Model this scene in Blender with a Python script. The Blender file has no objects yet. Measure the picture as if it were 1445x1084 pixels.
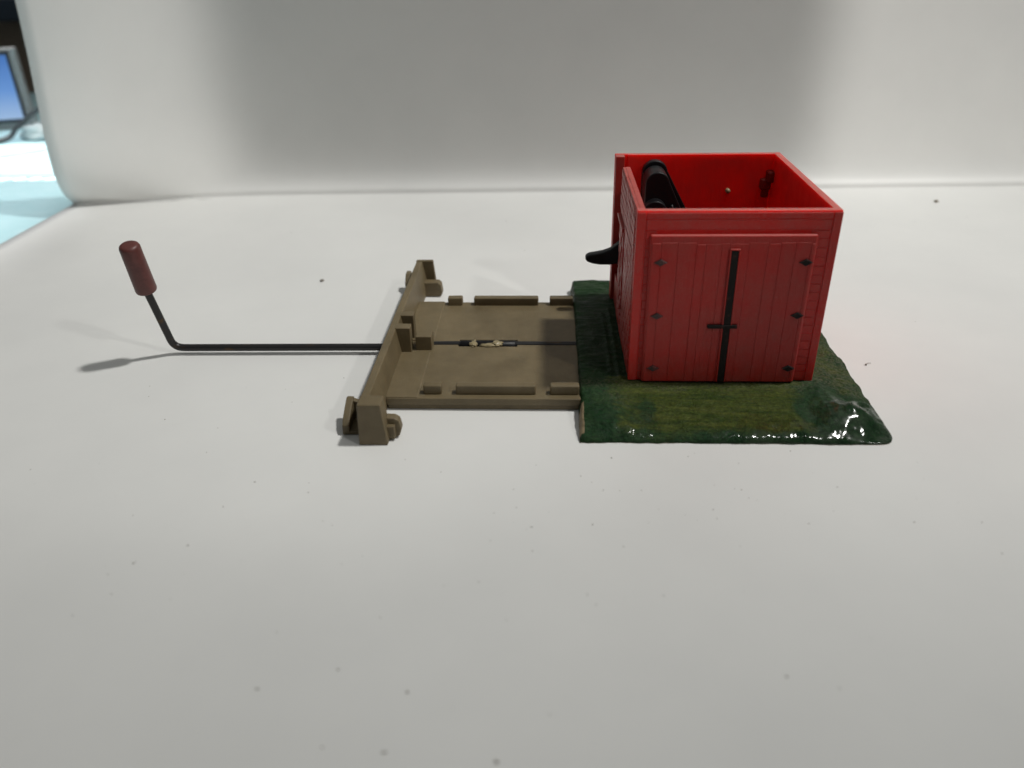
import bpy, bmesh, math, random
from mathutils import Vector, Matrix, noise

random.seed(7)
S = 0.001                      # everything below is written in millimetres
C = bpy.context.scene.collection
scene = bpy.context.scene

# ------------------------------------------------------------------ camera
cam_d = bpy.data.cameras.new('camera')
cam = bpy.data.objects.new('camera', cam_d)
C.objects.link(cam)
scene.camera = cam
YAW, PITCH, ROLL = -0.0485, 0.5022, -0.0181
R0 = Vector((1, 0, 0)); F0 = Vector((0, math.cos(PITCH), -math.sin(PITCH))); U0 = Vector((0, math.sin(PITCH), math.cos(PITCH)))
R1 = R0 * math.cos(ROLL) + U0 * math.sin(ROLL)
U1 = -R0 * math.sin(ROLL) + U0 * math.cos(ROLL)
rot = Matrix.Rotation(-YAW, 3, 'Z')
R1, U1, F1 = rot @ R1, rot @ U1, rot @ F0
M = Matrix((R1, U1, -F1)).transposed().to_4x4()
M.translation = Vector((-17.89, -155.73, 88.87)) * S
cam.matrix_world = M
cam_d.sensor_fit = 'HORIZONTAL'; cam_d.sensor_width = 36.0
cam_d.lens = 1129.96 / 1445 * 36
cam_d.clip_start = 0.005; cam_d.clip_end = 20
cam_d.dof.use_dof = True
cam_d.dof.focus_distance = 0.188
cam_d.dof.aperture_fstop = 15

# ------------------------------------------------------------------ light
world = bpy.data.worlds.new('World'); scene.world = world
world.use_nodes = True
wn = world.node_tree
bg = wn.nodes['Background']
# a dim workshop with a pale ceiling: light comes from above, little from the sides
wt = wn.nodes.new('ShaderNodeTexCoord'); wx = wn.nodes.new('ShaderNodeSeparateXYZ'); wr = wn.nodes.new('ShaderNodeValToRGB')
wn.links.new(wt.outputs['Generated'], wx.inputs['Vector']); wn.links.new(wx.outputs['Z'], wr.inputs['Fac'])
els = wr.color_ramp.elements
els[0].position = 0.0; els[0].color = (0.07, 0.07, 0.07, 1)
els[1].position = 1.0; els[1].color = (0.52, 0.53, 0.52, 1)
e = els.new(0.35); e.color = (0.13, 0.132, 0.13, 1)
e = els.new(0.7); e.color = (0.40, 0.41, 0.40, 1)
wn.links.new(wr.outputs['Color'], bg.inputs['Color'])
bg.inputs['Strength'].default_value = 0.44
scene.view_settings.view_transform = 'Standard'
scene.view_settings.look = 'None'
scene.view_settings.exposure = 0
scene.view_settings.gamma = 1
scene.view_settings.use_curve_mapping = False


def look(o, loc, target):
    loc, target = Vector(loc) * S, Vector(target) * S
    o.location = loc
    o.rotation_euler = (target - loc).to_track_quat('-Z', 'Y').to_euler()


def area(name, loc, target, size, power, col=(1, 1, 1)):
    d = bpy.data.lights.new(name, 'AREA'); d.shape = 'RECTANGLE'
    d.size = size[0] * S; d.size_y = size[1] * S; d.energy = power; d.color = col
    o = bpy.data.objects.new(name, d); C.objects.link(o); look(o, loc, target); return o


def spot(name, loc, target, angle, blend, power, radius, col=(1, 1, 1)):
    d = bpy.data.lights.new(name, 'SPOT'); d.spot_size = math.radians(angle); d.spot_blend = blend
    d.energy = power; d.shadow_soft_size = radius * S; d.color = col
    o = bpy.data.objects.new(name, d); C.objects.link(o); look(o, loc, target); return o


spot('key_lamp', (670, 40, 1400), (-60, 165, 0), 29, 1.0, 72.0, 48, (1.0, 0.985, 0.95))
spot('front_right_lamp', (340, -290, 400), (-118, 55, 0), 16.5, 0.3, 2.1, 12, (1.0, 0.985, 0.95))
spot('overhead_fill', (150, -100, 650), (110, 52, 0), 23.6, 0.28, 1.75, 30, (1.0, 0.985, 0.95))  # added spot; its cone edge stands in for the soft foreground shadow boundary
for x, w, p in ((-227, 160, 0.017), (190, 200, 0.034)):       # two added, unseen fill lights washing the ends of the backdrop
    o = area('backdrop_end_fill', (x, -60, 62), (x, 165, 62), (w, 170), p, (1.0, 0.975, 0.93))
    o.data.spread = math.radians(10)

# ------------------------------------------------------------------ materials
def mat(name):
    m = bpy.data.materials.new(name); m.use_nodes = True
    nt = m.node_tree
    return m, nt, nt.nodes['Principled BSDF']


def mapping(nt, scale=(1, 1, 1), rot=(0, 0, 0)):
    tc = nt.nodes.new('ShaderNodeTexCoord'); mp = nt.nodes.new('ShaderNodeMapping')
    mp.inputs['Scale'].default_value = [s / S for s in scale]
    mp.inputs['Rotation'].default_value = rot
    nt.links.new(tc.outputs['Object'], mp.inputs['Vector'])
    return mp.outputs['Vector']


def noise_n(nt, vec, scale, detail=4, rough=0.55, dist=0.0):
    n = nt.nodes.new('ShaderNodeTexNoise')
    n.inputs['Scale'].default_value = scale; n.inputs['Detail'].default_value = detail
    n.inputs['Roughness'].default_value = rough; n.inputs['Distortion'].default_value = dist
    nt.links.new(vec, n.inputs['Vector']); return n.outputs['Fac']


def ramp(nt, fac, stops):
    r = nt.nodes.new('ShaderNodeValToRGB')
    e = r.color_ramp.elements
    while len(e) < len(stops): e.new(0.5)
    for el, (p, c) in zip(e, stops):
        el.position = p
        el.color = (c, c, c, 1) if isinstance(c, (int, float)) else (*c, 1)
    nt.links.new(fac, r.inputs['Fac']); return r.outputs['Color']


def mix(nt, fac, a, b):
    n = nt.nodes.new('ShaderNodeMix'); n.data_type = 'RGBA'
    for sock, v in ((n.inputs[0], fac), (n.inputs[6], a), (n.inputs[7], b)):
        if isinstance(v, (int, float)): sock.default_value = v
        elif isinstance(v, tuple): sock.default_value = (*v, 1)
        else: nt.links.new(v, sock)
    return n.outputs[2]


def math_n(nt, op, a, b=None):
    n = nt.nodes.new('ShaderNodeMath'); n.operation = op
    for sock, v in ((n.inputs[0], a), (n.inputs[1], b)):
        if v is None: continue
        if isinstance(v, (int, float)): sock.default_value = v
        else: nt.links.new(v, sock)
    return n.outputs[0]


def bump(nt, bsdf, height, dist, strength=1.0):
    b = nt.nodes.new('ShaderNodeBump')
    b.inputs['Distance'].default_value = dist * S; b.inputs['Strength'].default_value = strength
    nt.links.new(height, b.inputs['Height']); nt.links.new(b.outputs['Normal'], bsdf.inputs['Normal'])


# white sheet: semi-matt PVC with faint smudges
m_sheet, nt, b = mat('white_sheet')
v = mapping(nt)
smudge = ramp(nt, noise_n(nt, v, 0.022, 5, 0.6), [(0.35, 0.0), (0.7, 1.0)])
fine = ramp(nt, noise_n(nt, v, 0.28, 5, 0.7), [(0.66, 0.0), (0.80, 1.0)])
base = mix(nt, smudge, (0.715, 0.717, 0.698), (0.675, 0.678, 0.662))
base = mix(nt, math_n(nt, 'MULTIPLY', fine, 0.22), base, (0.5, 0.49, 0.46))
tiny = ramp(nt, noise_n(nt, v, 0.9, 4, 0.7), [(0.70, 0.0), (0.80, 1.0)])
base = mix(nt, math_n(nt, 'MULTIPLY', tiny, 0.3), base, (0.45, 0.44, 0.41))
nt.links.new(base, b.inputs['Base Color'])
b.inputs['Roughness'].default_value = 0.48
b.inputs['Specular IOR Level'].default_value = 0.35
bump(nt, b, noise_n(nt, v, 1.1, 3, 0.6), 0.02, 0.5)


def red_plastic(name, dusty, grain, sss=0.2, radius=1.2, k=1.0, dust_top=0.32):
    m, nt, b = mat(name)
    v = mapping(nt)
    n1 = ramp(nt, noise_n(nt, v, 0.14, 6, 0.65), [(0.38, 0.0), (0.72, 1.0)])
    n2 = ramp(nt, noise_n(nt, v, 1.9, 6, 0.75), [(0.5, 0.0), (0.75, 1.0)])
    red = mix(nt, n1, (0.40 * k, 0.013, 0.008), (0.34 * k, 0.012, 0.007))
    dust = math_n(nt, 'MULTIPLY', math_n(nt, 'ADD', math_n(nt, 'MULTIPLY', n1, 0.6), math_n(nt, 'MULTIPLY', n2, 0.5)), dusty)
    geo = nt.nodes.new('ShaderNodeNewGeometry'); sn = nt.nodes.new('ShaderNodeSeparateXYZ')
    nt.links.new(geo.outputs['Normal'], sn.inputs['Vector'])
    ledge = ramp(nt, sn.outputs['Z'], [(0.5, 0.0), (0.9, dust_top)])        # dust lying on level edges
    dust = math_n(nt, 'MAXIMUM', dust, ledge)
    red = mix(nt, dust, red, (0.36, 0.19, 0.165))
    speck = ramp(nt, noise_n(nt, v, 3.6, 2, 0.5), [(0.72, 0.0), (0.78, 1.0)])
    red = mix(nt, math_n(nt, 'MULTIPLY', speck, 0.5 * min(1, dusty * 2)), red, (0.4, 0.3, 0.25))
    nt.links.new(red, b.inputs['Base Color'])
    nt.links.new(ramp(nt, n1, [(0, 0.4), (1, 0.55)]), b.inputs['Roughness'])
    b.inputs['Subsurface Weight'].default_value = sss
    b.inputs['Subsurface Radius'].default_value = (1.0, 0.10, 0.06)
    b.inputs['Subsurface Scale'].default_value = radius * S
    b.inputs['Specular IOR Level'].default_value = 0.4
    vg = mapping(nt, grain)
    h = noise_n(nt, vg, 1.0, 5, 0.65)
    bump(nt, b, h, 0.10, 0.8)
    return m


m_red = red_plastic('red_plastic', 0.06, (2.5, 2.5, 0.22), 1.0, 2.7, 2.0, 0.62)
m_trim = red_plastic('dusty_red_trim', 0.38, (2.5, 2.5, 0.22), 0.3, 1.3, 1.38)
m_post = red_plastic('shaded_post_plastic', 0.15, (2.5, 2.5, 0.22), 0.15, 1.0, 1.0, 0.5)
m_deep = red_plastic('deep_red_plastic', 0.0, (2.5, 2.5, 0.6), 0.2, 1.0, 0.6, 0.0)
m_door = red_plastic('dusty_red_plastic', 0.27, (3.2, 3.2, 0.16), 0.25, 1.3, 1.06)
m_side = red_plastic('scuffed_red_plastic', 0.45, (0.9, 0.9, 0.9), 0.3, 1.3, 1.1)

m_tan, nt, b = mat('tan_plastic')
v = mapping(nt)
n1 = noise_n(nt, v, 0.10, 6, 0.65)
c = mix(nt, ramp(nt, n1, [(0.35, 0.0), (0.7, 1.0)]), (0.110, 0.083, 0.041), (0.166, 0.128, 0.068))
sp = ramp(nt, noise_n(nt, v, 1.5, 3, 0.6), [(0.68, 0.0), (0.76, 1.0)])
c = mix(nt, math_n(nt, 'MULTIPLY', sp, 0.6), c, (0.08, 0.058, 0.032))
nt.links.new(c, b.inputs['Base Color'])
b.inputs['Roughness'].default_value = 0.55
b.inputs['Subsurface Weight'].default_value = 0.15
b.inputs['Subsurface Radius'].default_value = (1.0, 0.6, 0.3)
b.inputs['Subsurface Scale'].default_value = 0.8 * S
bump(nt, b, noise_n(nt, mapping(nt, (1.2, 0.25, 1.2)), 1.0, 6, 0.7), 0.07, 0.8)

m_glue, nt, b = mat('dried_glue')
b.inputs['Base Color'].default_value = (0.27, 0.22, 0.12, 1); b.inputs['Roughness'].default_value = 0.4

# painted grass base: green gloss paint, streaky, dusty by the shed
m_green, nt, b = mat('green_paint')
v = mapping(nt); vs = mapping(nt, (0.10, 0.75, 0.75))
dark = mix(nt, ramp(nt, noise_n(nt, v, 0.22, 5, 0.65), [(0.4, 0.0), (0.65, 1.0)]), (0.007, 0.034, 0.009), (0.022, 0.052, 0.017))
olive = mix(nt, ramp(nt, noise_n(nt, vs, 1.0, 6, 0.6), [(0.35, 0.0), (0.65, 1.0)]), (0.026, 0.047, 0.006), (0.068, 0.083, 0.015))
att = nt.nodes.new('ShaderNodeAttribute'); att.attribute_name = 'paint'
sep = nt.nodes.new('ShaderNodeSeparateColor'); nt.links.new(att.outputs['Color'], sep.inputs['Color'])
wob = math_n(nt, 'MULTIPLY', math_n(nt, 'SUBTRACT', noise_n(nt, mapping(nt, (0.16, 0.42, 0.42)), 1.0, 5, 0.7), 0.5), 1.5)
f_ol = math_n(nt, 'ADD', sep.outputs['Red'], wob)
f_ol = ramp(nt, f_ol, [(0.3, 0.0), (0.7, 1.0)])
c = mix(nt, f_ol, dark, olive)
mott = ramp(nt, noise_n(nt, mapping(nt, (1.1, 1.7, 1.7)), 1.0, 7, 0.8), [(0.34, 0.28), (0.52, 0.85), (0.70, 1.7)])
mm = nt.nodes.new('ShaderNodeMix'); mm.data_type = 'RGBA'; mm.blend_type = 'MULTIPLY'; mm.inputs[0].default_value = 0.9
nt.links.new(c, mm.inputs[6]); nt.links.new(mott, mm.inputs[7]); c = mm.outputs[2]
grit = ramp(nt, noise_n(nt, v, 2.2, 6, 0.75), [(0.45, 0.0), (0.62, 1.0)])
f_du = math_n(nt, 'MULTIPLY', math_n(nt, 'MULTIPLY', sep.outputs['Green'], grit), 0.75)
c = mix(nt, f_du, c, (0.145, 0.135, 0.095))
f_tan = ramp(nt, math_n(nt, 'ADD', sep.outputs['Blue'], math_n(nt, 'MULTIPLY', wob, 0.5)), [(0.45, 0.0), (0.55, 1.0)])
c = mix(nt, f_tan, c, (0.26, 0.20, 0.12))
nt.links.new(c, b.inputs['Base Color'])
gl = att.outputs['Alpha']
rg = ramp(nt, noise_n(nt, v, 0.3, 4, 0.6), [(0.35, 0.42), (0.7, 0.62)])
rgh = math_n(nt, 'ADD', rg, math_n(nt, 'MULTIPLY', sep.outputs['Green'], 0.3))
nt.links.new(rgh, b.inputs['Roughness'])
b.inputs['Specular IOR Level'].default_value = 0.14
glp = math_n(nt, 'MULTIPLY', gl, ramp(nt, noise_n(nt, v, 0.22, 4, 0.6), [(0.40, 0.05), (0.60, 1.0)]))
nt.links.new(glp, b.inputs['Coat Weight']); b.inputs['Coat Roughness'].default_value = 0.11
hb = math_n(nt, 'ADD', noise_n(nt, mapping(nt, (0.55, 0.55, 0.55)), 1.0, 5, 0.6, 0.8), math_n(nt, 'MULTIPLY', noise_n(nt, mapping(nt, (0.5, 1.9, 1.9)), 1.0, 3, 0.6), 0.4))
hv = noise_n(nt, mapping(nt, (2.0, 0.8, 0.8)), 1.0, 5, 0.65, 0.5)                # downward brush strokes in the glossy rim
hb = math_n(nt, 'ADD', hb, math_n(nt, 'MULTIPLY', noise_n(nt, v, 2.4, 4, 0.7), 0.35))
hb = math_n(nt, 'ADD', hb, math_n(nt, 'MULTIPLY', math_n(nt, 'MULTIPLY', gl, hv), 1.6))
bump(nt, b, hb, 0.6, 0.9)

m_black, nt, b = mat('black_plastic')
b.inputs['Base Color'].default_value = (0.006, 0.006, 0.007, 1); b.inputs['Roughness'].default_value = 0.42; b.inputs['Specular IOR Level'].default_value = 0.25
bump(nt, b, noise_n(nt, mapping(nt), 1.2, 4, 0.6), 0.05, 0.6)

m_paint, nt, b = mat('worn_black_paint')
w = ramp(nt, noise_n(nt, mapping(nt), 1.3, 5, 0.7), [(0.56, 0.0), (0.74, 1.0)])
nt.links.new(mix(nt, math_n(nt, 'MULTIPLY', w, 0.8), (0.010, 0.008, 0.007), (0.11, 0.04, 0.03)), b.inputs['Base Color'])
b.inputs['Roughness'].default_value = 0.6; b.inputs['Specular IOR Level'].default_value = 0.2

m_edge, nt, b = mat('worn_hinge_paint')
w = ramp(nt, noise_n(nt, mapping(nt), 0.9, 5, 0.7), [(0.45, 0.0), (0.65, 1.0)])
nt.links.new(mix(nt, w, (0.025, 0.014, 0.013), (0.13, 0.03, 0.025)), b.inputs['Base Color'])
b.inputs['Roughness'].default_value = 0.5

m_rod, nt, b = mat('dark_steel')
rust = ramp(nt, noise_n(nt, mapping(nt, (0.12, 0.5, 0.5)), 1.0, 4, 0.6), [(0.60, 0.0), (0.72, 1.0)])
nt.links.new(mix(nt, rust, (0.030, 0.029, 0.029), (0.085, 0.05, 0.022)), b.inputs['Base Color'])
b.inputs['Metallic'].default_value = 0.55; b.inputs['Roughness'].default_value = 0.38

m_grip, nt, b = mat('maroon_rubber')
v = mapping(nt)
nt.links.new(mix(nt, ramp(nt, noise_n(nt, v, 0.5, 5, 0.7), [(0.35, 0.0), (0.7, 1.0)]), (0.085, 0.022, 0.019), (0.13, 0.037, 0.031)), b.inputs['Base Color'])
b.inputs['Roughness'].default_value = 0.45
bump(nt, b, noise_n(nt, v, 1.5, 4, 0.6), 0.04, 0.6)

m_blue, nt, b = mat('pale_blue_laminate')
nt.links.new(mix(nt, ramp(nt, noise_n(nt, mapping(nt), 0.12, 4, 0.6), [(0.35, 0.0), (0.7, 1.0)]), (0.40, 0.62, 0.66), (0.47, 0.67, 0.71)), b.inputs['Base Color'])
b.inputs['Roughness'].default_value = 0.5

m_frame, nt, b = mat('grey_bezel'); b.inputs['Base Color'].default_value = (0.30, 0.31, 0.31, 1); b.inputs['Roughness'].default_value = 0.4
m_gasket, nt, b = mat('dark_bezel'); b.inputs['Base Color'].default_value = (0.03, 0.035, 0.045, 1); b.inputs['Roughness'].default_value = 0.4
m_screen, nt, b = mat('lit_screen')
tc = nt.nodes.new('ShaderNodeTexCoord'); sx = nt.nodes.new('ShaderNodeSeparateXYZ')
nt.links.new(tc.outputs['Generated'], sx.inputs['Vector'])
sc_col = ramp(nt, sx.outputs['Z'], [(0.0, (0.42, 0.62, 0.92)), (0.45, (0.16, 0.36, 0.80)), (1.0, (0.06, 0.20, 0.58))])
b.inputs['Base Color'].default_value = (0.01, 0.01, 0.02, 1)
nt.links.new(sc_col, b.inputs['Emission Color']); b.inputs['Emission Strength'].default_value = 0.75
m_cable, nt, b = mat('grey_cable'); b.inputs['Base Color'].default_value = (0.055, 0.06, 0.065, 1); b.inputs['Roughness'].default_value = 0.5
m_wcable, nt, b = mat('white_cable'); b.inputs['Base Color'].default_value = (0.7, 0.68, 0.6, 1)
m_bag, nt, b = mat('pale_bag')
nt.links.new(mix(nt, noise_n(nt, mapping(nt), 0.2, 3), (0.42, 0.52, 0.55), (0.65, 0.70, 0.70)), b.inputs['Base Color']); b.inputs['Roughness'].default_value = 0.3
m_dark, nt, b = mat('dark_brown_wood')
nt.links.new(mix(nt, noise_n(nt, mapping(nt, (0.02, 0.02, 0.02)), 1.0, 3), (0.24, 0.19, 0.14), (0.44, 0.36, 0.28)), b.inputs['Base Color'])
m_navy, nt, b = mat('navy_cloth'); b.inputs['Base Color'].default_value = (0.06, 0.085, 0.12, 1)
m_speck, nt, b = mat('dark_dust'); b.inputs['Base Color'].default_value = (0.24, 0.225, 0.195, 1)
m_crumb, nt, b = mat('brown_crumb'); b.inputs['Base Color'].default_value = (0.20, 0.16, 0.11, 1)

# ------------------------------------------------------------------ mesh helpers
def box(bm, x0, x1, y0, y1, z0, z1):
    vs = [bm.verts.new((x, y, z)) for z in (z0, z1) for y in (y0, y1) for x in (x0, x1)]
    for f in ((0, 2, 3, 1), (4, 5, 7, 6), (0, 1, 5, 4), (2, 6, 7, 3), (0, 4, 6, 2), (1, 3, 7, 5)):
        bm.faces.new([vs[i] for i in f])
    return vs


def prism(bm, pts, axis, a, b):
    """extrude a 2D outline along an axis: 'x' (pts y,z), 'y' (pts x,z) or 'z' (pts x,y)"""
    def P(p, t):
        return {'x': (t, p[0], p[1]), 'y': (p[0], t, p[1]), 'z': (p[0], p[1], t)}[axis]
    lo = [bm.verts.new(P(p, a)) for p in pts]; hi = [bm.verts.new(P(p, b)) for p in pts]
    n = len(pts)
    bm.faces.new(lo); bm.faces.new(hi[::-1])
    for i in range(n):
        bm.faces.new((lo[i], hi[i], hi[(i + 1) % n], lo[(i + 1) % n]))


def tube(bm, path, r, n=16, cap=True):
    path = [Vector(p) for p in path]; rings = []
    up = Vector((0, 1, 0.01))
    for i, p in enumerate(path):
        t = (path[min(i + 1, len(path) - 1)] - path[max(i - 1, 0)]).normalized()
        u = t.cross(up).normalized(); w = t.cross(u).normalized()
        rr = r[i] if isinstance(r, (list, tuple)) else r
        rings.append([bm.verts.new(p + (u * math.cos(2 * math.pi * k / n) + w * math.sin(2 * math.pi * k / n)) * rr) for k in range(n)])
    for a, b in zip(rings, rings[1:]):
        for k in range(n):
            bm.faces.new((a[k], a[(k + 1) % n], b[(k + 1) % n], b[k]))
    if cap:
        bm.faces.new(rings[0][::-1]); bm.faces.new(rings[-1])


def taper(bm):
    """the moulded shed narrows slightly towards its foot"""
    for v in bm.verts:
        k = 1 - 0.006 * (42.4 - v.co.z) / 38
        v.co.x = 20 + (v.co.x - 20) * k
        v.co.y = 24.75 + (v.co.y - 24.75) * (1 - 0.006 * (42.4 - v.co.z) / 38)


def obj(name, bm, m, parent=None, bevel=0.0, seg=2, smooth=False, jitter=0.0):
    bmesh.ops.recalc_face_normals(bm, faces=bm.faces)
    me = bpy.data.meshes.new(name)
    for v in bm.verts:
        if jitter:
            q = v.co * 0.25
            v.co += Vector((noise.noise(q), noise.noise(q + Vector((9, 0, 0))), noise.noise(q + Vector((0, 9, 0))))) * jitter
        v.co *= S
    bm.to_mesh(me); bm.free()
    me.materials.append(m)
    o = bpy.data.objects.new(name, me); C.objects.link(o)
    if parent: o.parent = parent
    if bevel:
        md = o.modifiers.new('bevel', 'BEVEL'); md.width = bevel * S; md.segments = seg
        md.limit_method = 'ANGLE'; md.angle_limit = math.radians(35)
        wn = o.modifiers.new('normals', 'WEIGHTED_NORMAL'); wn.keep_sharp = False
    for p in me.polygons: p.use_smooth = bool(smooth or bevel)
    return o


def new(): return bmesh.new()
def tag(o, label, cat, group=None):
    o['label'] = label; o['category'] = cat
    if group: o['group'] = group
def thing(name, label, cat, loc=(0, 0, 0)):
    o = bpy.data.objects.new(name, None); o.empty_display_size = 0.01; C.objects.link(o)
    o.location = Vector(loc) * S; tag(o, label, cat); return o

# ------------------------------------------------------------------ the white sheet: floor, fold and backdrop
def fold_y(x):
    return 168.2 + 0.024 * (x + 32) - 9.5 * math.exp(-((x + 208) / 45.0) ** 2)

xs = [-208.4 + i * 5.0 for i in range(141)]
prof_f = [-420, -300, -220, -160, -120, -80, -50, -20, 0, 20, 40, 60, 80, 100, 115, 128, 138, 146, 152, 157, 160]
bm = new(); rows = []
for y in prof_f:
    rows.append([bm.verts.new((x, y, 0)) for x in xs])
# offsets of the standing part from the fold line (dy, z): a creased step, a short sweep, then upright;
# towards its free left edge the sheet bellies forward instead
wall_m = [(-3.0, 0.0), (-1.5, 0.0), (-0.5, 0.02), (-0.1, 0.5), (0.1, 1.3), (0.5, 1.9), (1.5, 2.7), (2.6, 3.8), (3.9, 5.8), (5.0, 8.8), (5.7, 13), (6.1, 19), (6.3, 28), (6.4, 40), (6.5, 56), (6.6, 80), (6.8, 108)]
wall_l = [(-2.2, 0.0), (-1.2, 0.05), (-0.4, 0.35), (-0.9, 1.0), (-1.5, 1.6), (-2.3, 2.2), (-3.2, 3.2), (-4.2, 4.6), (-5.4, 6.8), (-6.4, 9.5), (-7.2, 14), (-7.0, 20), (-6.4, 28), (-4.6, 40), (-2.2, 56), (0.5, 80), (3.0, 108)]
for (dm, zm), (dl, zl) in zip(wall_m, wall_l):
    row = []
    for x in xs:
        k = math.exp(-((x + 208.4) / 45.0) ** 2)
        z = zm * (1 - k) + zl * k
        row.append(bm.verts.new((x, fold_y(x) + dm * (1 - k) + dl * k + 0.5 * math.sin(x * 0.018 + 1.0) * z / 60, z)))
    rows.append(row)
for a, b_ in zip(rows, rows[1:]):
    for i in range(len(xs) - 1):
        bm.faces.new((a[i], a[i + 1], b_[i + 1], b_[i]))
sheet = obj('backdrop_sheet', bm, m_sheet, smooth=True)
sol = sheet.modifiers.new('thickness', 'SOLIDIFY'); sol.thickness = 0.9 * S; sol.offset = -1
sheet['kind'] = 'structure'
if sheet.data.polygons[0].normal.z < 0:
    sheet.data.flip_normals()

# ------------------------------------------------------------------ what stands behind the sheet's left edge
bm = new(); box(bm, -620, -120, -60, 470, -24, -4)
t = obj('workbench_top', bm, m_blue, bevel=2.0)
tag(t, 'pale blue workbench top with a glaring patch of light beside the white sheet', 'table top')
for i in range(13):
    spot('bench_strip_lamp', (-302 + i * 7.4, 210.5, 30), (-302 + i * 7.4, 210.3, -4), 11, 0.3, 0.16, 0.3)
o = area('bench_fill', (-300, 253, 62), (-300, 253, -4), (150, 70), 0.055); o.data.spread = math.radians(16)  # added fill that whitens the glare patch on the bench
o = area('bench_fill', (-318, 180, 150), (-318, 180, -4), (216, 330), 0.19); o.data.spread = math.radians(24)  # added wide fill, not a real lamp, brightening the whole bench

mon = thing('monitor', 'small grey framed monitor with a glowing blue screen on the pale blue bench', 'monitor', (-345, 330, -4))
A = Vector((-331, 329, 0)); D = Vector((-18.5, -1.0, 0)).normalized()   # screen runs left and towards us from its right edge
D = Vector((-0.93, -0.37, 0)).normalized(); N = Vector((-D.y, D.x, 0))
if N.y > 0: N = -N
def slab(bm, d0, d1, n0, n1, z0, z1):
    vs = []
    for z in (z0, z1):
        for n_ in (n0, n1):
            for d_ in (d0, d1):
                p = A + D * d_ + N * n_; vs.append(bm.verts.new((p.x + 345, p.y - 330, z + 4)))
    for f in ((0, 2, 3, 1), (4, 5, 7, 6), (0, 1, 5, 4), (2, 6, 7, 3), (0, 4, 6, 2), (1, 3, 7, 5)):
        bm.faces.new([vs[i] for i in f])
bm = new(); slab(bm, -5.2, 70, -9, -0.6, -3.9, 41); obj('housing', bm, m_frame, mon, bevel=1.0)
bm = new(); slab(bm, -1.8, 66, -0.8, 0.3, 0.2, 39.6); obj('bezel', bm, m_gasket, mon, bevel=0.3)
bm = new(); slab(bm, 0, 64, 0.2, 0.6, 2.2, 37.5); obj('screen', bm, m_screen, mon)

def curve_pts(ctrl, n=10):
    out = []
    P = [Vector(c) for c in ctrl]; P = [P[0] * 2 - P[1]] + P + [P[-1] * 2 - P[-2]]
    for i in range(1, len(P) - 2):
        for k in range(n):
            t_ = k / n; a, b_, c_, d_ = P[i - 1:i + 3]
            out.append(0.5 * ((2 * b_) + (c_ - a) * t_ + (2 * a - 5 * b_ + 4 * c_ - d_) * t_ ** 2 + (3 * b_ - a - 3 * c_ + d_) * t_ ** 3))
    out.append(P[-2]); return out

bm = new(); tube(bm, curve_pts([(-285, 300, 22), (-300, 300, 13.5), (-308, 298, 8.5), (-315, 295, 3), (-321, 290, -2.3), (-340, 268, -2.6), (-370, 250, -2.6)]), 1.35, 10)
t = obj('cable', bm, m_cable, smooth=True); tag(t, 'thick dark grey cable crossing in front of the blue monitor', 'cable')
bm = new(); tube(bm, curve_pts([(-286, 270, -3.2), (-296, 262, -3.2), (-303, 252, -3.2), (-301, 240, -3.2), (-310, 226, -3.2), (-330, 215, -3.2)]), 0.7, 8)
t = obj('cable', bm, m_wcable, smooth=True); tag(t, 'thin cream cable lying on the bright part of the bench', 'cable')

def lump(name, c, r, m, seed, label, cat):
    bm = new(); bmesh.ops.create_icosphere(bm, subdivisions=4, radius=1)
    for v in bm.verts:
        k = 1 + 0.35 * noise.noise(v.co * 1.6 + Vector((seed, 0, 0))) + 0.12 * noise.noise(v.co * 4 + Vector((0, seed, 0)))
        v.co = Vector((v.co.x * r[0] * k, v.co.y * r[1] * k, max(v.co.z, -0.75) * r[2] * k)) + Vector(c)
    o = obj(name, bm, m, smooth=True); tag(o, label, cat)
lump('plastic_bag', (-306, 302, -0.5), (13, 8, 5), m_bag, 3, 'crumpled pale blue plastic bag on the bench behind the sheet', 'bag')
lump('plastic_bag', (-299, 322, 6), (7, 6, 13), m_bag, 8, 'upright crumpled whitish bag beside the right edge of the monitor', 'bag')
lump('plastic_bag', (-303, 345, 14), (10, 6, 22), m_gasket, 5, 'dark crumpled bag standing behind the whitish bag', 'bag')
cab = thing('cabinet', 'dark brown cabinet in shadow behind the monitor', 'cabinet', (-500, 640, -200))
bm = new(); box(bm, -400, 420, -20, 140, 0, 420); obj('cabinet_body', bm, m_dark, cab, bevel=3)
bm = new(); prism(bm, [(-60, 236), (50, 236), (54, 256), (-60, 252)], 'y', -40, -20.5); obj('hanging_cloth', bm, m_navy, cab, bevel=2)

# ------------------------------------------------------------------ the toy
toy = thing('toy_shed', 'red plastic toy railway shed without a roof on a green base with tan track piece', 'toy')

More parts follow.
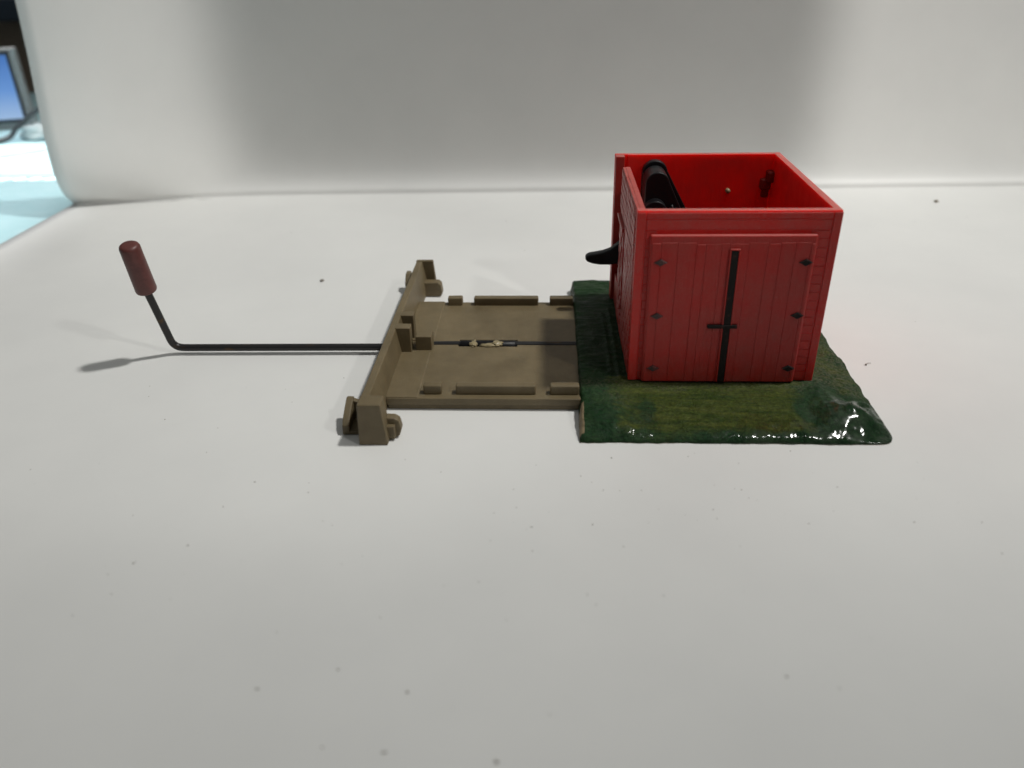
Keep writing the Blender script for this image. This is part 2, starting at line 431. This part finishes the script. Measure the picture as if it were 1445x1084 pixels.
# --- green base (height field with a skirt)
def base_h(x, y):
    n1 = noise.noise(Vector((x * 0.16, y * 0.16, 3.1))); n2 = noise.noise(Vector((x * 0.45, y * 0.45, 7.7))); n3 = noise.noise(Vector((x * 0.95, y * 0.95, 1.7)))
    h = 4.3
    if y < 0:                                   # front apron falls gently
        h -= 0.085 * (-y) + 0.0042 * y * y
    if x > 40:                                  # right bank slopes down
        t_ = (x - 40) / 13.5; h -= 3.0 * t_ ** 1.2 * (1.0 if y > -6 else 0.75)
    if y > 49.5:
        h -= 0.05 * (y - 49.5)
    bumpy = 0.12
    if x > 38: bumpy = 0.58
    if y < -12: bumpy = 0.30
    if x < 2 and y < -5: bumpy = 0.5
    if 0 < x < 36 and -13 < y < 0: bumpy = 0.10
    h += bumpy * (n1 * 0.9 + n2 * 0.9 + n3 * 0.55)
    h += 2.2 * math.exp(-((x - 45) / 5.5) ** 2 - ((y + 11.5) / 4.2) ** 2)          # lump at the front right corner
    h -= 0.9 * math.exp(-((x - 37.5) / 2.6) ** 2 - ((y + 10) / 4.5) ** 2)        # hollow beside it
    h += 1.6 * math.exp(-((x + 5) / 4.8) ** 2 - ((y + 12) / 3.8) ** 2)           # lump at the front left corner
    h += 0.35 * math.exp(-((x + 1.6) / 0.45) ** 2) * (1 if 0 < y < 40 else 0) + 0.3 * math.exp(-((x + 3.4) / 0.4) ** 2) * (1 if 4 < y < 36 else 0)
    if x < 0: h += 0.22 * noise.noise(Vector((x * 0.3, y * 0.9, 2.2)))
    if -1 < x < 41 and -0.6 < y < 50: h = min(h, 4.45)
    return h

def base_edge(x, y):
    """soft irregular outline: distance to the rim in mm"""
    w = 0.5 * noise.noise(Vector((x * 0.2, y * 0.2, 5.5))) + 0.25 * noise.noise(Vector((x * 0.7, y * 0.7, 8.5)))
    return w

NX, NY = 150, 180
X0, X1, Y0, Y1 = -10.9, 52.2, -18.7, 62.5
bm = new(); col = bm.loops.layers.color.new('paint'); grid = []
vcol = {}
for j in range(NY + 1):
    row = []
    for i in range(NX + 1):
        u, v_ = i / NX, j / NY
        x = X0 + (X1 - X0) * u; y = Y0 + (Y1 - Y0) * v_
        cut = max(0.0, (x - 48.2) + (-13.5 - y) - 0.0)          # front right corner is cut and rounded
        dx = min(x - X0, X1 - x); dy = min(y - Y0, Y1 - y)
        h = base_h(x, y)
        # rounded shoulders
        rl = min(1, (x - X0) / 0.9); rr = min(1, (X1 - x) / 2.4); rf = min(1, (y - Y0) / 2.2); rb = min(1, (Y1 - y) / 1.5)
        s_ = 1.0
        for r_, p_ in ((rl, 0.22), (rr, 0.5), (rf, 0.5), (rb, 0.35)):
            s_ *= (1 - (1 - max(r_, 0)) ** 2) ** 0.5 if r_ < 1 else 1
        lip = 0.45
        z = lip + max(0, h - lip) * s_
        e = base_edge(x, y)
        fx = (abs(u - 0.5) * 2) ** 6; fy = (abs(v_ - 0.5) * 2) ** 6
        px = x + (e * fx * (1 if u > .5 else .35)); py = y + e * fy * 0.7
        if x > 44 and y < -9:                                    # round the corner off
            cx, cy, r_ = 44, -9.5, 9.6
            k = max(abs(x - cx) / (X1 - cx), abs(y - cy) / (cy - Y0))
            ang = math.atan2((y - cy) / (cy - Y0), (x - cx) / (X1 - cx))
            rr_ = k
            ex = abs(math.cos(ang)); ey = abs(math.sin(ang))
            nrm = (ex ** 6 + ey ** 6) ** (1 / 6)
            px = cx + rr_ * (X1 - cx) * math.cos(ang) / nrm; py = cy + rr_ * (cy - Y0) * math.sin(ang) / nrm
        if u == 0 and -18 < y < -5: pass
        vt = bm.verts.new((px, py, z)); row.append(vt)
        wv = 3.2 * noise.noise(Vector((x * 0.13, y * 0.13, 4.4))) + 1.6 * noise.noise(Vector((x * 0.4, y * 0.4, 9.1)))
        xw, yw = x + wv, y + 0.6 * wv
        ol = 0.12
        if y < 2: ol = 0.34 + 0.66 * max(0, 1 - ((xw - 17) / 24) ** 6) * min(1, max(0, (yw + 20.5) / 6))
        if x > 37: ol = max(ol * max(0, 1 - (x - 37) / 3), 0.54 + 0.24 * max(0, 1 - abs(xw - 47) / 7) * (1 if yw > -3 else 0.2) - 0.45 * max(0, min(1, (-3 - yw) / 4)))
        ol -= 0.75 * math.exp(-((xw - 38.5) / 2.6) ** 2 - ((yw + 9.5) / 3.6) ** 2)
        ol -= 0.7 * math.exp(-((xw - 2.5) / 2.4) ** 2 - ((yw + 11) / 4) ** 2)
        du = 0.85 * math.exp(-((yw + 1.0) / 3.2) ** 2) * (1 if x < 40 else 0.2) if y < 4 else 0.0
        if x < 6 and y < 2: du = max(du, 0.75 * math.exp(-((xw + 4) / 5) ** 2 - ((yw + 7) / 6) ** 2))
        if x > 40: du = max(du, 0.85 * max(0, min(1, (yw + 7) / 6)))
        if x < 0 and y > 0: du = max(du, 0.10)
        gl = max(0, min(1, (-10.5 - yw) / 4)) * max(0, min(1, (xw - 14) / 12))
        gl = max(gl, max(0, min(1, (xw - 36) / 4)) * max(0, min(1, (-4 - yw) / 4)))
        gl = max(gl, 0.8 * math.exp(-((xw - 3) / 4) ** 2 - ((yw + 13) / 4) ** 2))
        tn = 0.85 if (x < X0 + 0.85 and -17.5 < y < -8 and z < 4.0) else 0.0
        if x > X1 - 1.3: tn = 0.50
        vcol[vt] = (max(0, min(1, ol)), du, tn, gl)
    grid.append(row)
# skirt down to the floor
for j in range(NY):
    for i in range(NX):
        bm.faces.new((grid[j][i], grid[j][i + 1], grid[j + 1][i + 1], grid[j + 1][i]))
rim = [grid[0][i] for i in range(NX + 1)] + [grid[j][NX] for j in range(1, NY + 1)] + [grid[NY][i] for i in range(NX - 1, -1, -1)] + [grid[j][0] for j in range(NY - 1, 0, -1)]
low = []
for r_ in rim:
    lv = bm.verts.new((r_.co.x, r_.co.y, 0.02)); vcol[lv] = (0.1, 0.2, 0.8, 0); low.append(lv)
for i in range(len(rim)):
    bm.faces.new((rim[i], low[i], low[(i + 1) % len(rim)], rim[(i + 1) % len(rim)]))
bm.faces.new(low)
for f in bm.faces:
    for lp in f.loops: lp[col] = vcol[lp.vert]
g = obj('grass_base', bm, m_green, toy, smooth=True)
g['label'] = 'glossy dark green and olive painted grass base'

# --- shed walls
T = 1.6; ZB, ZT = 4.4, 42.4
bm = new()
plan = [(-0.9, 48.3), (-0.9, 49.5), (40, 49.5), (40, 0), (0, 0), (0, 1.9), (T, 1.9), (T, T), (40 - T, T), (40 - T, 49.5 - T), (2.2, 49.5 - T), (2.2, 48.3)]
prism(bm, plan, 'z', ZB, ZT)
taper(bm)
shed = obj('shed_wall', bm, m_red, toy, bevel=0.28, seg=3)
# corner posts, top board and the narrow siding strips beside the doors, 0.2 mm proud
bm = new()
box(bm, -0.08, 1.7, -0.16, 0.9, 4.45, 42.0); box(bm, 38.4, 40.08, -0.16, 0.9, 4.45, 42.0)
box(bm, 1.9, 38.2, -0.12, 0.3, 40.75, 41.95)
box(bm, 1.9, 38.2, -0.10, 0.3, 38.5, 40.5)
z = 4.9
while z < 38.0:
    h = 1.75 + random.uniform(-0.12, 0.12)
    box(bm, 1.9, 4, -0.07 + random.uniform(-.03, .03), 0.3, z, min(z + h, 38.3)); box(bm, 34.5, 38.2, -0.07 + random.uniform(-.03, .03), 0.3, z, min(z + h, 38.3))
    z += h + 0.14
taper(bm)
obj('siding', bm, m_trim, shed, bevel=0.1)
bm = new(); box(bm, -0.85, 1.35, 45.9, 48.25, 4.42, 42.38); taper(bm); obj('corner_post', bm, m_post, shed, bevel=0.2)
# inside: pin in the back wall and a small moulded bracket in the far corner
bm = new(); tube(bm, [(27.8, 48.4, 33.3), (27.8, 46.9, 33.3)], [0.62, 0.55], 12); obj('pin', bm, m_glue, shed, smooth=True)
bm = new(); box(bm, 36.9, 39.0, 45.6, 48.4, 35.6, 38.4); box(bm, 35.6, 38.2, 46.4, 48.3, 33.6, 36.4); box(bm, 36.2, 38.0, 46.8, 48.2, 31.6, 34.0)
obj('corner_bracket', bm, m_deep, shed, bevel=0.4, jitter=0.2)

# --- left wall: brickwork panel with a gap behind it, a ledge and a recessed slot
bm = new()
outer = [(2.0, 4.4), (45.8, 4.4), (45.8, 12.0), (36.2, 12.6), (35.9, 42.3), (2.0, 42.3)]
prism(bm, outer, 'x', 0.62, 1.75)
# skin blocks leave the slot open
box(bm, 0.02, 0.8, 2.15, 23.4, 4.5, 42.2)
box(bm, 0.02, 0.8, 27.0, 36.0, 13.0, 42.2)
box(bm, 0.02, 0.8, 27.0, 45.6, 4.5, 12.0)
box(bm, 0.03, 0.8, 23.38, 27.02, 30.8, 42.1)
box(bm, 0.03, 0.8, 23.38, 27.02, 4.6, 13.5)
taper(bm)
side = obj('side_wall', bm, m_side, toy, bevel=0.15)
bm = new(); box(bm, -0.75, 0.5, 22.8, 36.0, 30.4, 31.3); taper(bm); obj('ledge', bm, m_side, side, bevel=0.15)
bm = new(); box(bm, -0.3, 0.5, 24.2, 26.4, 12.2, 13.6); box(bm, -0.4, 0.5, 24.6, 26.9, 10.6, 12.0); box(bm, -0.25, 0.5, 25.0, 26.2, 8.6, 9.4); taper(bm); obj('sill', bm, m_side, side, bevel=0.15)
# rows of low bricks
bm = new(); z = 5.0; r_ = 0
while z < 41.2:
    y = 2.4 - (r_ % 2) * 1.6
    while y < 35.4:
        y1 = y + 3.0
        a, b_ = max(y, 2.3), min(y1, 35.6)
        if b_ - a > 0.6 and not (a < 27.3 and b_ > 22.6 and 8 < z < 32) and not (29.4 < z + 1.0 < 32.4 and b_ > 22):
            box(bm, -0.14 - random.uniform(0, .12), 0.3, a, b_, z, z + 1.55)
        y += 3.3
    z += 1.85; r_ += 1
taper(bm); obj('brickwork', bm, m_side, side, bevel=0.1, seg=1)

# --- double door with planks, latch bar and hinges
bm = new(); prism(bm, [(2.7, 4.45), (2.7, 37.7), (35.8, 37.7), (35.8, 4.45)], 'y', -1.0, 0.1)
taper(bm)
door = obj('double_door', bm, m_door, toy, bevel=0.45, seg=3)
door['label'] = 'dusty planked double door on the front of the shed'
edges = [3.1, 5.0, 8.3, 12.0, 13.9, 17.0, 18.6, 22.4, 26.2, 28.7, 31.6, 34.6, 35.5]
bm = new()
for a, b_ in zip(edges, edges[1:]):
    gp = 0.065
    box(bm, a + gp, b_ - gp, -1.06 - random.uniform(0, 0.07), -0.8, 4.7, 36.0 + random.uniform(-0.35, 0.2))
taper(bm); obj('plank', bm, m_door, door, bevel=0.10).name = 'planking'
bm = new(); prism(bm, [(19.2, 4.8), (19.0, 34.6), (20.5, 34.6), (20.7, 4.8)], 'y', -1.42, -1.0); taper(bm); obj('latch_bar', bm, m_paint, door, bevel=0.1)
bm = new()
for dx in (-0.9, 0.9):
    prism(bm, [(19.95 + dx - .14, 4.8), (19.75 + dx - .14, 34.7), (19.75 + dx + .14, 34.7), (19.95 + dx + .14, 4.8)], 'y', -1.5, -0.9)
box(bm, 18.75, 20.75, -1.5, -0.9, 34.62, 34.9)
taper(bm); obj('latch_frame', bm, m_door, door, bevel=0.08)
bm = new(); box(bm, 15.8, 22.0, -1.75, -1.0, 17.55, 18.35); taper(bm); obj('crossbar', bm, m_paint, door, bevel=0.15)
for i, (x, z) in enumerate([(5.1, 32), (5.1, 20.2), (5.1, 7.9), (34.1, 32), (34.1, 20.4), (34.1, 8.0)]):
    bm = new(); q = 1.4; w = 0.78
    rim_ = [bm.verts.new((x + dx, -1.18, z + dz)) for dx, dz in ((-q, 0), (0, -w), (q, 0), (0, w))]
    mid = [bm.verts.new((x + dx * .82, -1.5, z + dz * .82)) for dx, dz in ((-q, 0), (0, -w), (q, 0), (0, w))]
    back = [bm.verts.new((x + dx, -0.95, z + dz)) for dx, dz in ((-q, 0), (0, -w), (q, 0), (0, w))]
    bm.faces.new(mid); bm.faces.new(back)
    for k in range(4):
        bm.faces.new((rim_[k], rim_[(k + 1) % 4], mid[(k + 1) % 4], mid[k])); bm.faces.new((back[k], back[(k + 1) % 4], rim_[(k + 1) % 4], rim_[k]))
    taper(bm); obj('hinge', bm, m_paint if x > 30 else m_edge, door)

# --- black lever inside, its arm reaching out through the gap in the left wall
def arc(cx, cz, r, a0, a1, n):
    return [(cx + r * math.cos(math.radians(a0 + (a1 - a0) * i / n)), cz + r * math.sin(math.radians(a0 + (a1 - a0) * i / n))) for i in range(n + 1)]
bm = new()
prism(bm, arc(8.8, 38.5, 3.15, 10, 178, 16) + [(5.9, 8), (24, 8), (22, 18), (17.0, 30)], 'y', 44.3, 46.6)
prism(bm, arc(8.6, 37.9, 2.85, 12, 178, 16) + [(5.8, 8), (22, 8), (16.0, 29)], 'y', 36.5, 43.9)
prism(bm, arc(8.6, 35.2, 2.4, 12, 178, 12) + [(6.2, 8), (14, 8)], 'y', 43.8, 44.4)
lever = obj('lever', bm, m_black, toy, bevel=0.35)
lever['label'] = 'black lever inside the shed'
bm = new(); prism(bm, arc(8.1, 31.9, 2.75, -40, 220, 22), 'y', 33.4, 36.6); obj('boss', bm, m_black, lever, bevel=0.3)
bm = new(); tube(bm, [(12.2, 36.2, 33.0), (12.4, 36.0, 32.2), (13.0, 35.9, 31.7), (13.8, 36.0, 31.7)], 0.35, 8); obj('spring_end', bm, m_black, lever, smooth=True)
bm = new()
top = [(7.0, 27.0), (2.0, 23.0), (0, 21.3), (-1.6, 20.0), (-3.4, 19.3), (-5.4, 18.9), (-6.8, 18.7), (-7.8, 18.2)]
bot = [(-8.0, 17.4), (-7.4, 16.7), (-6.0, 16.2), (-4.0, 15.9), (-1.6, 15.9), (2.0, 16.4), (7.0, 18.0)]
prism(bm, top + bot, 'y', 40.9, 43.4)
obj('arm', bm, m_black, lever, bevel=0.75, seg=3)

# --- tan track piece: deck with a slot, rail clips, end beam
bm = new()
prism(bm, [(-52.6, -6.2), (-6, -6.2), (-6, 20.4), (-25.0, 20.4), (-25.0, 19.5), (-39.4, 19.5), (-39.4, 20.4), (-45.5, 20.4),
           (-45.5, 22.3), (-39.4, 22.3), (-39.4, 23.2), (-25.0, 23.2), (-25.0, 22.3), (-6, 22.3), (-6, 47.0), (-52.6, 47.0)], 'z', 1.3, 3.0)
prism(bm, [(-52.4, -5.7), (-6.1, -5.7), (-6.1, 46.6), (-52.4, 46.6)], 'z', 0.05, 1.2)
deck = obj('track_deck', bm, m_tan, toy, bevel=0.18)
bm = new()
prism(bm, [(-52.8, 2.9), (-52.8, 3.22), (-48.9, 3.22), (-48.7, 3.16), (-48.5, 3.22), (-45.9, 3.22), (-45.5, 2.9)], 'y', -6.0, 15.9)
prism(bm, [(-52.8, 2.9), (-52.8, 3.22), (-48.9, 3.22), (-48.7, 3.16), (-48.5, 3.22), (-45.9, 3.22), (-45.5, 2.9)], 'y', 22.4, 46.9)
obj('raised_strip', bm, m_tan, deck, bevel=0.08)
for (y0, y1) in ((-4.5, -2.5), (44.5, 46.7)):
    for (a, b_) in ((-44.6, -40.6), (-37.5, -20.1), (-17.0, -10.7)):
        bm = new(); box(bm, a, b_, y0, y1, 2.9, 5.2); obj('rail_clip', bm, m_tan, deck, bevel=0.35, jitter=0.12)
for (c_, r_, sd) in (((-35.7, 20.6, 3.2), (1.0, 1.7, 0.45), 1), ((-31.6, 19.9, 3.15), (2.3, 0.9, 0.3), 4), ((-29.9, 20.6, 3.3), (1.3, 1.3, 0.4), 9)):
    bm = new(); bmesh.ops.create_icosphere(bm, subdivisions=3, radius=1)
    for v in bm.verts:
        k = 1 + 0.55 * noise.noise(v.co * 2.4 + Vector((sd, 2, 0)))
        v.co = Vector((v.co.x * r_[0] * k, v.co.y * r_[1] * k, v.co.z * r_[2] * k)) + Vector(c_)
    obj('glue_blob', bm, m_glue, deck, smooth=True)

bm = new()
prism(bm, [(-55.7, 0.1), (-55.4, 9.2), (-53.7, 9.2), (-52.6, 2.9), (-52.6, 0.1)], 'y', -17.2, 62.4)
prism(bm, [(-55.8, 0.0), (-55.45, 9.45), (-50.7, 9.45), (-49.9, 0.9), (-49.9, 0.0)], 'y', -20.3, -16.2)
prism(bm, [(-55.8, 0.0), (-55.45, 9.4), (-50.6, 9.4), (-50.0, 3.0), (-50.0, 0.0)], 'y', 62.0, 63.3)
beam = obj('end_beam', bm, m_tan, toy, bevel=0.25, seg=3, jitter=0.05)
for (x0, x1, y0, y1, z1) in ((-53.9, -50.3, 16.0, 18.9, 9.4), (-53.9, -50.6, 23.7, 26.4, 9.3), (-49.4, -45.5, 17.2, 21.0, 6.6)):
    bm = new(); box(bm, x0, x1, y0, y1, 2.7, z1); obj('rod_guide', bm, m_tan, beam, bevel=0.22, jitter=0.05)
bm = new()
prism(bm, [(-50.5, 0.3), (-50.5, 4.9), (-48.7, 4.8), (-47.8, 4.2), (-47.4, 2.3), (-47.9, 0.6), (-48.6, 0.3)], 'y', -17.6, -15.6)
box(bm, -50.4, -48.6, -18.7, -17.5, 0.5, 3.5)
obj('lug', bm, m_tan, beam, bevel=0.22)
bm = new()
prism(bm, [(-16.6, 0.1), (-16.6, 2.3), (-14.6, 3.7), (-10.6, 5.5), (-9.6, 5.4), (-9.6, 0.1)], 'x', -60.0, -58.5)
prism(bm, [(-60.0, 0.12), (-60.0, 5.3), (-59.2, 5.3), (-55.5, 4.0), (-55.5, 0.12)], 'y', -10.9, -9.65)
box(bm, -59.9, -55.5, -16.5, -9.7, 0.08, 0.9)
obj('lug', bm, m_tan, beam, bevel=0.2, jitter=0.12)
bm = new(); prism(bm, [(-53.2, 0.2), (-53.2, 4.4), (-48.9, 4.4), (-48.1, 3.7), (-47.8, 1.0), (-48.4, 0.2)], 'y', 57.6, 60.6); obj('lug', bm, m_tan, beam, bevel=0.25)
bm = new(); prism(bm, [(60.2, 0.1), (60.2, 3.2), (62.4, 5.4), (65.0, 5.4), (65.0, 0.1)], 'x', -58.9, -57.5); box(bm, -57.6, -55.4, 63.6, 64.9, 0.1, 4.8); obj('lug', bm, m_tan, beam, bevel=0.3)

# --- push rod: bent wire with a maroon grip, running under the beam and along the slot
bend = []
A_, B_ = Vector((-111.9, 16.3, 19.0)), Vector((-110.8, 20.6, 1.8))
path = [A_ + (A_ - B_) * 0.3, A_]
d1 = (A_ - B_).normalized(); d2 = (Vector((-58, 21.3, 1.8)) - B_).normalized()
for k in range(0, 9):
    t_ = k / 8; p0 = B_ + d1 * 2.6; p2 = B_ + d2 * 2.6
    path.append(p0 * (1 - t_) ** 2 + B_ * 2 * t_ * (1 - t_) + p2 * t_ ** 2)
for x in range(-104, -6, 4):
    lift = min(1, max(0, (x + 58) / 16)); lift = lift * lift * (3 - 2 * lift)
    path.append(Vector((x, 20.6 + 0.014 * min(x + 110, 54), 1.8 + 0.7 * lift)))
path.append(Vector((-3, 21.4, 2.5)))
bm = new(); tube(bm, path, 0.9, 18)
rod = obj('push_rod', bm, m_rod, toy, smooth=True)
bm = new()
a0 = Vector((-111.75, 13.3, 31.2)); b0 = Vector((-111.9, 16.4, 18.8)); L = (b0 - a0).length; dd = (b0 - a0) / L
prof = [(0.0, 0.0), (0.0, 1.2), (0.12, 1.8), (0.4, 2.15), (0.9, 2.32), (5, 2.36), (10, 2.42), (L - 0.5, 2.46), (L - 0.15, 2.35), (L, 2.1), (L, 0.7)]
tube(bm, [a0 + dd * (p + i * 1e-4) for i, (p, r_) in enumerate(prof)], [max(r_, 0.02) for p, r_ in prof], 28)
gr = obj('grip', bm, m_grip, rod, smooth=True)
gr['label'] = 'maroon rubber grip on the bent end of the rod'
bm = new(); tube(bm, [(-39.2, 21.3, 2.3), (-38.9, 21.3, 2.3), (-25.6, 21.35, 2.3), (-25.2, 21.35, 2.3)], [0.95, 1.25, 1.25, 0.95], 14); obj('sleeve', bm, m_black, rod, smooth=True)

# ------------------------------------------------------------------ crumbs and dust on the sheet
def crumb(c, r, m, sd, label):
    bm = new(); bmesh.ops.create_icosphere(bm, subdivisions=2, radius=1)
    for v in bm.verts:
        k = 1 + 0.6 * noise.noise(v.co * 1.5 + Vector((sd, 2, 0)))
        v.co = Vector((v.co.x * r[0] * k, v.co.y * r[1] * k, v.co.z * r[2] * k))
        v.co += Vector((c[0], c[1], r[2] * 0.6))
    o = obj('crumb', bm, m, smooth=True); tag(o, label, 'crumb')
crumb((-86, 70.1), (0.62, 0.7, 0.4), m_speck, 1, 'grey crumb on the white sheet behind the rod')
crumb((130.6, 152.1), (0.85, 0.8, 0.55), m_crumb, 5, 'brown crumb on the white sheet near the fold, right of the shed')
bm = new(); tube(bm, curve_pts([(57.8, 15.9, 0.2), (58.0, 16.3, 0.2), (58.5, 16.7, 0.25), (59.3, 16.9, 0.2)]), [0.24] * 8 + [0.07] * 23, 6)
t = obj('fibre', bm, m_speck, smooth=True); tag(t, 'tiny curled dark fibre on the sheet right of the green base', 'fibre')

bm = new()
known = [(-73.1, -33.3, .4), (-62, -36.4, .25), (-78.7, -51.8, .4), (-86, -56.4, .4), (-57.2, -81.2, .5), (-46.9, -77.6, .6), (-23.8, -91.4, .7), (15.4, -77.2, .5), (-36.5, -81.2, .5),
         (-46, -90, .5), (-38, -90.5, .45), (22, -79, .35), (46, -43, .5), (36, -33, .3), (-20, -52, .3), (0.5, -62, .35)]
rng = random.Random(11)
pts = [(x, y, r_ * 0.46) for x, y, r_ in known]
for k in range(80):
    pts.append((rng.gauss(-55, 45), rng.uniform(-70, 10), rng.uniform(0.05, 0.17)))
for k in range(45):
    pts.append((rng.uniform(-190, 190), rng.uniform(-90, 140), rng.uniform(0.05, 0.2)))
for k in range(30):
    pts.append((rng.gauss(15, 25), rng.uniform(-45, -21), rng.uniform(0.05, 0.14)))
for (x, y, r_) in pts:
    if -62 < x < 56 and -21 < y < 70: continue
    n_ = rng.randint(4, 6); a0_ = rng.random() * 6.3; st = rng.uniform(0.6, 1.9)
    ring = []
    for k in range(n_):
        a = 2 * math.pi * k / n_
        qx, qy = math.cos(a) * r_ * st * rng.uniform(.7, 1.2), math.sin(a) * r_ * rng.uniform(.7, 1.2)
        ring.append((x + qx * math.cos(a0_) - qy * math.sin(a0_), y + qx * math.sin(a0_) + qy * math.cos(a0_)))
    lo = [bm.verts.new((p[0], p[1], 0.01)) for p in ring]; ap = bm.verts.new((x, y, r_ * 0.6))
    bm.faces.new(lo)
    for k in range(n_): bm.faces.new((lo[k], lo[(k + 1) % n_], ap))
d = obj('dust', bm, m_speck); d['kind'] = 'stuff'; d['label'] = 'fine dark dust scattered over the white sheet'
